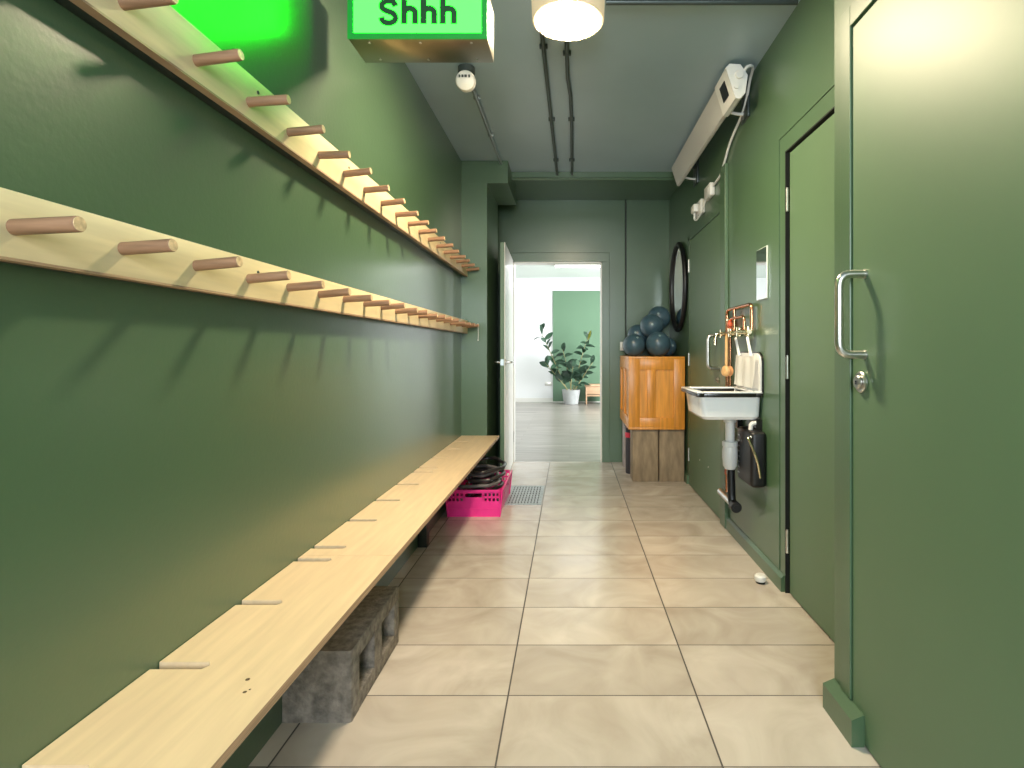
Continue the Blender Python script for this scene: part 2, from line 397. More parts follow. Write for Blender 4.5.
for z in (1.78, 1.02, .25): hinge(d3, XR-.010, 4.468, z)
for y, z in ((4.1, .63), (3.85, .63), (4.1, .28), (3.85, .28)): MB().cyl((XR-.006, y, z), (XR-.009, y, z), .006, n=10).build('screw', M['steel'], d3)
# open door at the end of the corridor, hinged on the left jamb and swung towards the viewer
ang = math.radians(1.8)
d4 = bpy.data.objects.new('door_4', None); COL.objects.link(d4); d4.location = (-.556, 5.384, 0); d4['kind'] = 'structure'
def d4box(name, x0, x1, y0, y1, z0, z1, m, bev=.002):
    o = MB().box(x0-.0+d4.location.x, x1+d4.location.x, y0+d4.location.y, y1+d4.location.y, z0, z1, bev=bev).build(name, M[m], d4, smooth=False); return o
d4box('door_leaf', -.040, -.006, -.92, 0, .008, 1.975, 'green_door')
d4box('white_face', -.006, 0, -.92, 0, .008, 1.975, 'white_gloss', bev=0)
bx, by = d4.location.x, d4.location.y
for s, x in ((1, 0), (-1, -.040)):
    mb = MB().cyl((bx+x, by-.86, 1.0), (bx+x+s*.008, by-.86, 1.0), .026, n=24, bev=.002)
    mb.tube(rounded([(bx+x, by-.86, 1.0), (bx+x+s*.05, by-.86, 1.0), (bx+x+s*.052, by-.745, 1.0)], .02), .009)
    mb.build('lever_handle', M['steel'], d4)
MB().box(bx-.036, bx-.010, by-.9215, by-.919, .975, 1.025).build('latch_plate', M['conduit'], d4)
for z in (.25, 1.0, 1.75): hinge(d4, bx+.004, by+.006, z)
d4.rotation_euler.z = ang

# ------------------------------------------------------------------ peg rails
PEG_Y = [.406+.1927*k for k in range(21)]
def peg_rail(label, z0, z1, zp, fx=-.80):
    t = thing('peg_rail', label, 'coat peg rail', (XL, 2.2, z0))
    Y0, Y1 = .26, 4.298
    MB().box(fx-.021, fx, Y0, Y1, z0+.004, z1, bev=.0012).build('rail_board', M['ply_rail'], t)
    MB().box(fx-.021, fx-.0002, Y0, Y1, z0, z0+.0042).build('rail_edge', M['ply_edge'], t)
    MB().box(XL, fx-.021, Y0, Y1, z0+.002, z1-.03, bev=.001).build('batten', M['green_shade'], t)  # coloured near-black to paint the shadow gap behind the board
    rnd = random.Random(int(z0*1000))
    for y in PEG_Y:
        if y > 4.26: continue
        dz, dy = rnd.uniform(.004, .012), rnd.uniform(-.006, .006); zz = zp+rnd.uniform(-.003, .003)
        L = .097+rnd.uniform(-.004, .004); p0 = Vector((fx-.005, y, zz)); p1 = Vector((fx+L, y+dy, zz+dz)); r = .0118
        pg = MB().cyl(p0, p1, r, n=20, bev=.0015).build('peg', M['dowel'], t)
        dirv = (p1-p0).normalized()
        MB().cyl(p1-dirv*.0005, p1+dirv*.0008, r-.0012, n=20).build('end_grain', M['dowel_end'], pg)
    for y in (.95, 1.32, 1.9, 2.6, 3.3, 4.0): MB().cyl((fx, y+.09, z1-.03), (fx+.0015, y+.09, z1-.03), .0045, n=10).build('screw', M['dark_steel'], t)
    return t
peg_rail('upper plywood peg rail with row of round wooden pegs high on left wall', 1.673, 1.790, 1.720)
lower = peg_rail('lower plywood peg rail with row of round wooden pegs below the other rail', 1.228, 1.329, 1.279)
cd = MB().tube([(-.712, 4.255, 1.306), (-.709, 4.248, 1.27), (-.708, 4.248, 1.22), (-.710, 4.248, 1.18)], .0022, n=6).sphere((-.710, 4.248, 1.176), .005, 10, 8)
solo('hanging_string', cd, M['white_plastic'], 'thin white cord hanging from last peg of the lower rail', 'cord', origin=(-.710, 4.248, 1.171))

# ------------------------------------------------------------------ bench boards with slots
BT, BZ0, BZ1 = .018, .427, .445
XB, XF = -.848, -.553
SLOT_L, SLOT_W = .112, .026
def bench(name, y0, y1, slots, label, post):
    TZ = lambda y: .019-.0075*y   # the bench falls slightly towards the far end
    poly = [(XF, y0), (XF, y1), (XB, y1)]
    for s in sorted(slots, reverse=True):
        poly += [(XB, s+SLOT_W/2), (XB+SLOT_L-.008, s+SLOT_W/2), (XB+SLOT_L, s), (XB+SLOT_L-.008, s-SLOT_W/2), (XB, s-SLOT_W/2)]
    poly.append((XB, y0))
    t = thing(name, label, 'bench', (XB, (y0+y1)/2, BZ0))
    b = MB().prism(poly, lambda u, v, w_: Vector((u, v, w_+TZ(v))), BZ0, BZ1).build('bench_seat', M['ply'], t, smooth=False)
    MB().prism([(y0, BZ0+TZ(y0)), (y1, BZ0+TZ(y1)), (y1, BZ1-.0005+TZ(y1)), (y0, BZ1-.0005+TZ(y0))], lambda u, v, w_: Vector((w_, u, v)), XF-.0002, XF+.0008).build('front_edge', M['ply_edge'], t, smooth=False)
    MB().box(XB, XB+.05, post[0], post[0]+.06, post[1], BZ0+TZ(post[0])-.0005, bev=.002).build('support_post', M['green_shade'], t)  # dark tone sinks it into the shade below the seat
    return t
SL = [.553, .838, 1.123, 1.408, 1.700]
b1 = bench('bench_top', .50, 1.738, SL, 'nearest of the three long plywood bench tops along left wall, with knot marks', (1.66, .2125))
bench('bench_top', 1.740, 3.009, [1.812, 2.104, 2.393, 2.688, 2.966], 'middle one of three plywood bench tops along left wall', (1.92, .2125))
bench('bench_top', 3.011, 4.297, [3.076, 3.373, 3.69, 4.00], 'farthest plywood bench top, ending at the green column above pink crate', (3.06, .0))
for x, y, s in ((-.63, 1.075, .0042), (-.612, 1.035, .0036), (-.607, 1.043, .002)): MB().cyl((x, y, BZ1-.001+.0112), (x, y, BZ1+.0004+.0112), s, n=12).build('knot_mark', M['knot'], b1)

# ------------------------------------------------------------------ concrete block below the bench
cx0, cx1, cy0, cy1, ch = -.849, -.645, 1.622, 2.072, .212
cb = MB()
web = [(cx1, cy0+.006), (cx1, cy0+.062), (cx0, cy0+.062), (cx0, cy0), (cx1-.006, cy0)]
cb.prism(web, lambda u, v, w_: Vector((u, v, w_)), 0, ch)
cb.box(cx0, cx1, cy0+.06, cy1, 0, .052, bev=.004).box(cx0, cx1, cy0+.06, cy1, .162, ch, bev=.004)
cb.box(cx0, cx1, 1.815, 1.885, .05, .164).box(cx0, cx1, 2.018, cy1, .05, .164, bev=.003)
cb.box(cx0, cx0+.03, cy0+.05, cy1-.01, .05, .164)
solo('concrete_block', cb, M['concrete'], 'hollow grey concrete block on floor under the bench, two square holes facing aisle', 'concrete block', origin=(-.747, 1.847, 0), angle=50)

# ------------------------------------------------------------------ pink crate and the straps in it
CX0, CX1, CY0, CY1, CH = -.815, -.452, 3.615, 4.205, .178
cr = thing('plastic_crate', 'bright pink plastic crate with handle slots, on floor half under bench', 'crate', ((CX0+CX1)/2, (CY0+CY1)/2, 0))
TP = .018
def wall_pieces(mb, f, length):
    """rectangles (s0,s1,z0,z1) of a perforated crate side, f(s,z,t) -> point"""
    R = [(0, length, 0, .105), (0, length, .158, .180)]
    mid = length/2; hw = .055
    posts = int(length/.026)
    for i in range(posts+1):
        s = length*i/posts
        if abs(s-mid) > hw+.004: R.append((max(0, s-.0055), min(length, s+.0055), .105, .158))
    R.append((0, mid-hw, .126, .139)); R.append((mid+hw, length, .126, .139))
    R.append((mid-hw-.012, mid-hw, .105, .158)); R.append((mid+hw, mid+hw+.012, .105, .158)); R.append((mid-hw, mid+hw, .105, .132))
    for s0, s1, z0, z1 in R:
        mb.prism([(s0, z0), (s1, z0), (s1, z1), (s0, z1)], f, 0, .0035)
    mb.prism([(-.002, .170), (length+.002, .170), (length+.002, .182), (-.002, .182)], f, -.007, .0035)
    mb.prism([(.01, .050), (length-.01, .050), (length-.01, .056), (.01, .056)], f, -.002, .0)
cm = MB()
def tp(z): return TP*z/.18
wall_pieces(cm, lambda s, z, t: Vector((CX0+.01+s, CY0+t-tp(z)+.012, z)), CX1-CX0-.02)
wall_pieces(cm, lambda s, z, t: Vector((CX0+.01+s, CY1-t+tp(z)-.012, z)), CX1-CX0-.02)
wall_pieces(cm, lambda s, z, t: Vector((CX1-t+tp(z)-.012, CY0+.01+s, z)), CY1-CY0-.02)
wall_pieces(cm, lambda s, z, t: Vector((CX0+t-tp(z)+.012, CY0+.01+s, z)), CY1-CY0-.02)
cm.box(CX0+.012, CX1-.012, CY0+.012, CY1-.012, 0, .006)
for x in (CX0+.011, CX1-.011):
    for y in (CY0+.011, CY1-.011):
        sx = 1 if x > -.6 else -1; sy = 1 if y > 3.9 else -1
        cm.tube([(x, y, 0), (x+sx*TP*.95, y+sy*TP*.95, .181)], .006, n=8)
cm.build('crate_body', M['pink'], cr, smooth=False)
rr = random.Random(11)
def heap(x, y): return .03*math.exp(-((x+.60)**2/.02+(y-3.90)**2/.06))+.05*(x+.635)*(1 if x > -.635 else .3)
for k in range(10):
    big = k % 3 == 0
    ra, rb = ((.140, .22), (.122, .18), (.095, .14))[k % 3]
    zc_ = .020+.0255*k
    ph = rr.uniform(0, 6); cxk = -.635+rr.uniform(-.025, .03); cyk = 3.88+rr.uniform(-.06, .04)
    pts = []; nn = 60
    lim = lambda v, a, b_: max(a, min(b_, v))
    for i in range(nn):
        a = 2*PI*i/nn
        x = cxk+ra*math.cos(a)*(1+.20*math.sin(3*a+ph)); y = cyk+rb*math.sin(a)*(1+.18*math.cos(2*a+ph))
        x, y = lim(x+(.03 if k > 6 else 0), CX0+.038, CX1-(.008 if k > 6 else .034)), lim(y, CY0+.038, CY1-.042)
        pts.append((x, y, zc_+(heap(x, y)+.022)*k/9.0))
    o = MB().tube(pts, .0122, n=10, closed=True).build('rubber_strap', M['cable_grey'] if k in (3, 6, 8) else M['cable'])
    o.data.transform(Matrix.Translation((-cxk, -cyk, -zc_))); o.location = (cxk, cyk, zc_)
    tag(o, 'black or grey rubber strap coiled in a loop inside the pink crate', 'strap', 'straps coiled in the pink crate')

# ------------------------------------------------------------------ floor grate
gx0, gx1, gy0, gy1 = -.472, -.204, 3.905, 4.445
g = MB()
g.box(gx0, gx1, gy0, gy0+.012, 0, .004).box(gx0, gx1, gy1-.012, gy1, 0, .004).box(gx0, gx0+.012, gy0, gy1, 0, .004).box(gx1-.012, gx1, gy0, gy1, 0, .004)
for i in range(11): 
    x = gx0+.02+(gx1-gx0-.04)*i/10; g.box(x-.0075, x+.0075, gy0+.01, gy1-.01, 0, .0036)
for i in range(9):
    y = gy0+.03+(gy1-gy0-.06)*i/8; g.box(gx0+.01, gx1-.01, y-.006, y+.006, 0, .0030)
gt = thing('floor_grate', 'galvanised metal drain grate set in tiled floor right of the pink crate', 'floor grate', ((gx0+gx1)/2, (gy0+gy1)/2, 0))
g.build('grating', M['grate'], gt, smooth=False)
MB().box(gx0, gx1, gy0, gy1, .0002, .0010).build('sump_shade', M['gap_shade'], gt, smooth=False)  # flat black sheet stands in for the shaded hollow under the bars

# ------------------------------------------------------------------ lit sign
sx0, sx1, sy0, sy1, sz0, sz1 = -.742, -.2756, 1.833, 1.988, 2.1375, 2.313
sg = thing('lightbox_sign', 'green lit box sign hanging from ceiling, reading Shhh in dark letters', 'sign', ((sx0+sx1)/2, (sy0+sy1)/2, sz0))
MB().box(sx0+.002, sx1, sy0+.004, sy1, sz0, sz1, bev=.002).build('housing', M['copper_sheet'], sg)
rim = MB(); rw = .020
rim.box(sx0, sx1, sy0, sy0+.004, sz0, sz0+rw).box(sx0, sx1, sy0, sy0+.004, sz1-rw, sz1).box(sx0, sx0+rw, sy0, sy0+.004, sz0+rw, sz1-rw).box(sx1-rw, sx1, sy0, sy0+.004, sz0+rw, sz1-rw)
rim.build('face_rim', M['sign_rim'], sg, smooth=False)
MB().box(sx0+rw, sx1-rw, sy0+.001, sy0+.004, sz0+rw, sz1-rw).build('lit_face', M['sign_face'], sg, smooth=False)
for x in (-.66, -.36):
    MB().cyl((x, 1.91, sz1), (x, 1.91, H), .005, n=12).cyl((x, 1.91, H-.01), (x, 1.91, H), .022, n=20).build('hanger_rod', M['dark_steel'], sg)
for x in (-.677, -.505, -.333):
    for y in (1.857, 1.964): MB().cyl((x, y, sz0), (x, y, sz0-.002), .005, n=12).build('screw', M['steel'], sg)
PXM = 1.833/550
def ribbon(pts, wd, y0, y1):
    pts = [Vector((p[0], p[1])) for p in pts]; L_, R2 = [], []
    for i, p in enumerate(pts):
        t_ = (pts[min(i+1, len(pts)-1)]-pts[max(i-1, 0)]).normalized(); nn_ = Vector((-t_.y, t_.x))*wd/2
        L_.append(p+nn_); R2.append(p-nn_)
    b = bmesh.new()
    V = [[b.verts.new((q.x, yy, q.y)) for q in row] for yy in (y0, y1) for row in (L_, R2)]
    n_ = len(pts)
    for i in range(n_-1):
        b.faces.new([V[0][i], V[0][i+1], V[1][i+1], V[1][i]]); b.faces.new([V[2][i], V[3][i], V[3][i+1], V[2][i+1]])
        b.faces.new([V[0][i], V[2][i], V[2][i+1], V[0][i+1]]); b.faces.new([V[1][i], V[1][i+1], V[3][i+1], V[3][i]])
    for i in (0, n_-1): b.faces.new([V[0][i], V[1][i], V[3][i], V[2][i]])
    bmesh.ops.recalc_face_normals(b, faces=b.faces)
    return b
def sgx(px): return (px-570)*PXM
base_z, sw = 2.1872, .0205
ya, yb = sy0-.0012, sy0+.0008
lt = MB()
S_ = [(.90,.73),(.79,.89),(.5,.945),(.21,.89),(.10,.745),(.21,.60),(.5,.515),(.80,.415),(.915,.25),(.79,.10),(.5,.05),(.19,.105),(.075,.28)]
sx_, sw_, sh_ = sgx(380.0), 17.0*PXM, .0815
sp = smooth_path([(sx_+u*sw_, base_z-.001+v*sh_, 0) for u, v in S_], 6)
lt._merge(ribbon(sp, sw*.95, ya, yb)).build('letter', M['sign_text'], sg, smooth=False)
for pxl, pxr in ((402.0, 417.3), (421.3, 436.4), (440.6, 456.1)):
    x0, x1 = sgx(pxl-.9), sgx(pxr+.9); xh = .0605
    lt = MB().box(x0, x0+sw, ya, yb, base_z, base_z+.081)
    ca, cbx = x0+sw*.5, x1-sw*.5; rr_ = (cbx-ca)/2
    hp = [(ca, base_z+.026)]+[(ca+rr_-rr_*math.cos(t_), base_z+xh-sw*.46-rr_*.80+rr_*.80*math.sin(t_)) for t_ in [PI*i/14 for i in range(15)]]+[(cbx, base_z)]
    lt._merge(ribbon(hp, sw, ya-.0003, yb)).build('letter', M['sign_text'], sg, smooth=False)

# ------------------------------------------------------------------ ceiling lamp
def drum_lamp(LX, LY, label, dm):
    lp = thing('ceiling_lamp', label, 'ceiling light', (LX, LY, H))
    MB().lathe([(.0, 0), (.152, 0), (.155, -.012), (.152, -.088), (.146, -.094), (.132, -.094), (.132, -.05), (0, -.05)], (LX, LY, H), (0,0,1), 48).build('lamp_body', M['lamp_body'], lp)
    MB().lathe([(.131, -.088), (.126, -.100), (.09, -.108), (0, -.112)], (LX, LY, H), (0,0,1), 48).build('diffuser', M[dm], lp)
drum_lamp(-.008, 2.325, 'round white drum lamp glowing on ceiling beside the green sign', 'lamp')

# ------------------------------------------------------------------ detector and conduits
hd = thing('heat_detector', 'small round white alarm on ceiling just behind the green sign', 'alarm', (-.542, 2.88, H))
MB().cyl((-.542, 2.88, H), (-.542, 2.88, H-.035), .045, n=28, bev=.004).cyl((-.542, 2.88, H-.03), (-.542, 2.885, H-.065), .022, n=20).build('base', M['dark_steel'], hd)
MB().lathe([(0, -.030), (.040, -.028), (.051, -.016), (.052, .010), (.046, .022), (.02, .030), (0, .031)], (-.542, 2.86, H-.083), (0.05, -1, -.25), 32).build('sounder_cap', M['white_plastic'], hd)
mk = MB()
for dx, ww in ((-.026, .008), (-.010, .010), (.006, .012), (.024, .008)): mk.box(-.542+dx-ww/2, -.542+dx+ww/2, 2.8215, 2.829, H-.078, H-.066, rot=Matrix.Rotation(.2, 3, 'X'))
mk.build('printed_marks', M['ink'], hd)

def conduit(name, pts, label, r=.011, clips=(), m='dark_steel', axis='y', up=H):
    t = thing(name, label, 'conduit', pts[0])
    MB().tube(pts, r, n=12).build('tube', M[m], t)
    for c in clips:
        MB().box(c[0]-.020, c[0]+.020, c[1]-.008, c[1]+.008, c[2]-.003, c[2]+r+.008, bev=.002).build('clip', M[m], t)
    return t
zc = H-.020
conduit('conduit', [(-.130, 2.50, zc), (-.106, 4.57, zc)], 'left of two parallel ceiling conduits running from lamp to end wall', clips=[(-.128, 2.66, zc), (-.116, 3.5, zc), (-.108, 4.25, zc)])
conduit('conduit', [(-.016, 2.50, zc), (-.013, 2.95, zc), (.003, 3.15, zc), (.012, 3.6, zc), (.017, 4.57, zc)], 'right of two parallel ceiling conduits, slightly bent, behind the lamp', clips=[(-.015, 2.72, zc), (.009, 3.5, zc), (.015, 4.25, zc)])
conduit('conduit', [(-.542, 2.93, zc), (-.540, 4.30, zc)], 'ceiling conduit running from round alarm to the green column', clips=[(-.541, 3.2, zc), (-.539, 3.75, zc)], m='conduit')
conduit('conduit', [(.150, 2.31, zc), (XR-.02, 2.31, zc)], 'conduit crossing ceiling from lamp to right wall', clips=[(.52, 2.31, zc), (.90, 2.31, zc)])
t = thing('conduit', 'thin vertical conduit on end wall dropping to white socket', 'conduit', (.546, YE-.008, 1.18))
MB().tube([(.546, YE-.009, 1.18), (.546, YE-.009, H)], .008, n=10).build('tube', M['dark_steel'], t)
sk = thing('wall_socket', 'white square socket box on end wall beside balls', 'socket', (.54, YE, 1.14))
MB().box(.49, .575, YE-.03, YE, 1.095, 1.18, bev=.004).build('socket_box', M['white_plastic'], sk)
MB().box(.52, .545, YE-.034, YE-.03, 1.125, 1.15, bev=.001).build('rocker', M['white_gloss'], sk)

# ------------------------------------------------------------------ wall heater, cable, plug
hx = XR
wh = thing('wall_heater', 'long pale grey bar heater tilted on brackets high on right wall', 'heater', (hx, 3.6, 2.46))
def tiltp(u, v):  # u out from wall along face normal, v up the face
    return (u, v)
sec = [(.845, 2.395), (.800, 2.535), (.815, 2.548), (.86, 2.545), (.895, 2.50), (.885, 2.42), (.862, 2.392)]
MB().prism(sec, lambda u, v, w_: Vector((u, w_, v)), 3.02, 4.34).build('heater_body', M['heater'], wh, smooth=False)
sec2 = [(.842, 2.383), (.793, 2.538), (.812, 2.558), (.868, 2.555), (.905, 2.50), (.893, 2.41), (.866, 2.380)]
MB().prism(sec2, lambda u, v, w_: Vector((u, w_, v)), 2.80, 3.02).build('end_cap', M['white_plastic'], wh, smooth=False)
MB().prism([(.8265, 2.425), (.8035, 2.50), (.8005, 2.499), (.8235, 2.424)], lambda u, v, w_: Vector((u, w_, v)), 2.86, 2.95).build('display_window', M['black_plastic'], wh, smooth=False)
MB().cyl((.86, 2.80, 2.50), (.86, 2.785, 2.50), .022, n=20, bev=.003).cyl((.845, 2.80, 2.44), (.845, 2.79, 2.44), .012, n=16).build('end_screw', M['white_plastic'], wh)
for y in (3.06, 4.22):
    MB().tube(rounded([(.880, y, 2.425), (.93, y, 2.412), (XR-.002, y, 2.412)], .02), .008).tube([(XR-.004, y, 2.38), (XR-.004, y, 2.45)], .009).build('bracket', M['white_plastic'], wh)
for ya, yb in ((2.98, 3.10), (4.16, 4.30)):
    MB().box(XR-.012, XR, ya, yb, 2.37, 2.56, bev=.002).box(.88, XR-.01, ya+.03, ya+.07, 2.49, 2.52).build('wall_plate', M['dark_steel'], wh)
pts = [(.885, 2.83, 2.51), (.90, 2.80, 2.54), (.94, 2.83, 2.555), (.955, 2.92, 2.53), (.962, 3.00, 2.47), (.963, 3.08, 2.42), (.963, 3.30, 2.35), (.963, 3.43, 2.27), (.963, 3.52, 2.22), (.963, 3.70, 2.205)]
MB().tube(smooth_path(pts), .0075, n=8).build('power_cable', M['white_plastic'], wh)
fs = thing('fused_switch', 'white fused switch with cable on right wall below heater', 'switch', (XR, 3.78, 2.17))
MB().box(XR-.035, XR, 3.70, 3.86, 2.145, 2.23, bev=.006).build('switch_box', M['white_plastic'], fs)
MB().box(XR-.039, XR-.035, 3.735, 3.775, 2.17, 2.205, bev=.001).build('switch_rocker', M['white_gloss'], fs)
ps = thing('plug_socket', 'white plug in socket on right wall with looped cable, left of fused switch', 'socket', (XR, 4.07, 2.11))
MB().box(XR-.032, XR, 3.97, 4.17, 2.095, 2.195, bev=.006).build('socket_box', M['white_plastic'], ps)
MB().box(XR-.07, XR-.032, 4.03, 4.13, 2.115, 2.175, bev=.012).build('plug', M['white_plastic'], ps)
MB().tube(smooth_path([(XR-.05, 4.08, 2.115), (XR-.05, 4.09, 2.075), (XR-.04, 4.05, 2.06), (XR-.03, 3.95, 2.09), (XR-.025, 3.86, 2.155)]), .007, n=8).build('plug_cable', M['white_plastic'], ps)

# ------------------------------------------------------------------ mirrors
sm = thing('wall_mirror', 'small upright rectangular mirror on right wall above the sink pipes', 'mirror', (XR, 2.783, 1.355))
MB().box(XR-.006, XR, 2.708, 2.857, 1.355, 1.615, bev=.001).build('mirror_backing', M['mirror_edge'], sm)
MB().box(XR-.0075, XR-.006, 2.711, 2.854, 1.358, 1.612).build('mirror_glass', M['mirror'], sm, smooth=False)
om = thing('oval_mirror', 'dark framed oval mirror on right wall behind the blue balls', 'mirror', (XR, 4.86, 1.655))
el = lambda ry, rz, x, n=64: [(x, 4.86+ry*math.cos(2*PI*i/n), 1.655+rz*math.sin(2*PI*i/n)) for i in range(n)]
MB().tube(el(.31, .375, XR-.022), .021, n=14, closed=True).build('mirror_frame', M['black_plastic'], om)
poly = [(4.86+.305*math.cos(2*PI*i/64), 1.655+.37*math.sin(2*PI*i/64)) for i in range(64)]
MB().prism(poly, lambda u, v, w_: Vector((w_, u, v)), XR-.020, XR-.002).build('mirror_glass', M['mirror'], om, smooth=False)

# ------------------------------------------------------------------ pine chest on timber blocks with balls
tb = [(.5245, .737, 4.594, 4.80, 'timber', 'left of two upright weathered timber blocks under front of pine chest'),
      (.747, .955, 4.594, 4.80, 'timber', 'right of two upright weathered timber blocks under front of pine chest'),
      (.505, .70, 5.13, 5.33, 'timber_pale', 'pale block under back left corner of pine chest'),
      (.76, .955, 5.13, 5.33, 'timber_pale', 'pale block under back right corner of pine chest')]
for x0, x1, y0, y1, m, lab in tb[:3]:
    solo('timber_block', MB().box(x0, x1, y0, y1, 0, .438, bev=.004), M[m], lab, 'wooden block', origin=((x0+x1)/2, (y0+y1)/2, 0))
px0, px1, py0, py1, pz0, pz1 = .487, .955, 4.57, 5.365, .438, 1.045
pc = thing('pine_chest', 'orange pine chest with framed panels standing on blocks, balls on top', 'chest', ((px0+px1)/2, (py0+py1)/2, pz0))
MB().box(px0+.014, px1-.005, py0+.014, py1, pz0+.012, pz1-.012).build('inner_panel', M['pine_panel'], pc, smooth=False)
MB().box(px0, px1, py0, py1, pz1-.022, pz1, bev=.003).build('lid', M['pine'], pc)
MB().box(px0, px1, py0, py1, pz0, pz0+.018, bev=.003).build('base_board', M['pine'], pc)
def rail(nm, *b_): MB().box(*b_, bev=.0025).build(nm, M['pine'], pc)
fr = py0, py0+.02
rail('rail', px0+.091, px1-.091, py0+.0006, py0+.02, pz1-.11, pz1-.02); rail('rail', px0+.091, px1-.091, py0+.0006, py0+.02, pz0+.016, pz0+.098)
rail('stile', px0, px0+.092, *fr, pz0+.017, pz1-.021); rail('stile', px1-.092, px1, *fr, pz0+.017, pz1-.021)
rail('stile', .640, .712, py0+.001, py0+.019, pz0+.098, pz1-.11)
sd = px0, px0+.02
rail('rail', *sd, py0+.02, py1, pz1-.11, pz1-.021); rail('rail', *sd, py0+.02, py1, pz0+.017, pz0+.098)
for y in (py0+.021, py0+.36, py1-.08): rail('stile', *sd, y, y+.075, pz0+.098, pz1-.11)
rm = thing('rolled_mat', 'dark rolled mat standing behind left timber block, bound by red strap', 'rolled mat', (.556, 4.93, 0))
MB().lathe([(0, 0), (.055, 0), (.058, .006), (.058, .39), (.052, .40), (.045, .392), (.030, .40), (.018, .392), (0, .398)], (.556, 4.93, 0), (0,0,1), 24).build('mat_roll', M['mat_dark'], rm)
MB().lathe([(.0585, .32), (.063, .325), (.063, .36), (.0585, .365)], (.556, 4.93, 0), (0,0,1), 24).build('strap', M['red'], rm)

BR = .1
balls = [((.556, 4.77), 1.045+.097, .097, 'blue grey exercise ball at front left corner of pine chest'),
         ((.757, 4.72), 1.045+.106, .106, 'blue grey exercise ball at front middle of pile, touching the chest lid'),
         ((.868, 4.92), 1.045+.085, .085, 'blue grey exercise ball low at right rear of pile, beside oval mirror'),
         ((.625, 5.06), 0, .098, 'blue grey exercise ball peeking out between left and middle balls'),
         ((.728, 4.90), 0, .104, 'blue grey exercise ball in second layer, in middle of pile'),
         ((.822, 5.08), 0, .106, 'topmost blue grey exercise ball of pile, at the back')]
low = [((.50+.10, 5.2), .1), ((.82, 5.18), .1)]
placed = []
def settle(x, y, r):
    z = 1.045+r
    for (X, Y, Z, R) in placed:
        d2_ = (x-X)**2+(y-Y)**2; s = (r+R)**2
        if d2_ < s: z = max(z, Z+math.sqrt(s-d2_)+.0005)
    return z
def ball(x, y, z, r, lab, ax):
    t = thing('exercise_ball', lab, 'ball', (x, y, z), 'blue grey balls piled on the pine chest')
    MB().sphere((x, y, z), r, 40, 24).build('ball_shell', M['ball'], t)
    a = Vector(ax).normalized()
    MB().cyl(Vector((x, y, z))+a*(r-.001), Vector((x, y, z))+a*(r+.0025), .010, n=16, bev=.001).build('valve_plug', M['ball_plug'], t)
for (x, y), z, r, lab in balls:
    if z == 0: z = {3: 1.236, 4: 1.315, 5: 1.398}[len(placed)]
    placed.append((x, y, z, r))
placed_z = [p[2] for p in placed]
axs = [(.2, -.7, .65), (0, -.75, .66), (.4, -.8, .1), (-.3, -.8, .2), (-.1, -1, .1), (-.2, -.9, .3)]
for (x, y, z, r), b_, a in zip(placed, balls, axs): ball(x, y, z, r, b_[3], a)
# balls underneath that carry the second layer
for x, y, z, r, lab in ((.600, 5.245, 1.145, .1, 'blue grey exercise ball low at back left of pile'), (.815, 5.235, 1.150, .105, 'blue grey exercise ball low at back right of pile')):
    ball(x, y, z, r, lab, (0, 0, 1))

# ------------------------------------------------------------------ sink group
SX0, SX1, SY0, SY1, SZ = .640, XR-.002, 2.768, 3.165, .888
sn = thing('wall_sink', 'white enamel wall sink with black underside rim and tall splashback', 'sink', (XR, 2.97, .745))
bas = bmesh.new()
def ring(x0, x1, y0, y1, z, rad, n=5):
    pts = []
    for cx, cy, a0 in ((x1-rad, y1-rad, 0), (x0+rad, y1-rad, PI/2), (x0+rad, y0+rad, PI), (x1-rad, y0+rad, 1.5*PI)):
        for i in range(n+1):
            a = a0+PI/2*i/n; pts.append(bas.verts.new((cx+rad*math.cos(a), cy+rad*math.sin(a), z)))
    return pts
R_ = [ring(SX0+.10, SX1-.06, SY0+.09, SY1-.09, .742, .03), ring(SX0+.045, SX1-.012, SY0+.040, SY1-.040, .744, .035), ring(SX0+.030, SX1-.003, SY0+.026, SY1-.026, .760, .035), ring(SX0+.016, SX1-.001, SY0+.018, SY1-.018, .868, .03),
      ring(SX0+.026, SX1-.02, SY0+.028, SY1-.028, .884, .03), ring(SX0+.04, SX1-.03, SY0+.04, SY1-.04, .78, .04), ring(SX0+.07, SX1-.05, SY0+.07, SY1-.07, .757, .04)]
for A, B in zip(R_, R_[1:]):
    for i in range(len(A)): bas.faces.new([A[i], A[(i+1) % len(A)], B[(i+1) % len(A)], B[i]])
bas.faces.new(R_[0]); bas.faces.new(R_[-1])
bmesh.ops.recalc_face_normals(bas, faces=bas.faces)
MB()._merge(bas).build('basin', M['enamel'], sn)
def frame_ring(x0, x1, y0, y1, wd, z0, z1, bev=.003):
    return MB().box(x0, x0+wd, y0, y1, z0, z1, bev=bev).box(x1-wd, x1, y0, y1, z0, z1, bev=bev).box(x0+wd, x1-wd, y0, y0+wd, z0, z1, bev=bev).box(x0+wd, x1-wd, y1-wd, y1, z0, z1, bev=bev)
frame_ring(SX0, SX1, SY0, SY1, .034, .862, .881, bev=.003).build('rim_underside', M['black_rim'], sn)
frame_ring(SX0-.001, SX1, SY0-.001, SY1+.001, .036, .8805, .890, bev=.004).build('rim', M['enamel'], sn)
def splash(y0, y1, z1, r, x0, x1):
    p = [(y0, .885)]
    p += [(y0+r-r*math.cos(a), z1-r+r*math.sin(a)) for a in [PI/2*i/6 for i in range(7)]]
    p += [(y1-r+r*math.sin(a), z1-r+r*math.cos(a)) for a in [PI/2*i/6 for i in range(7)]]
    p.append((y1, .885))
    return MB().prism(p, lambda u, v, w_: Vector((w_, u, v)), x0, x1)
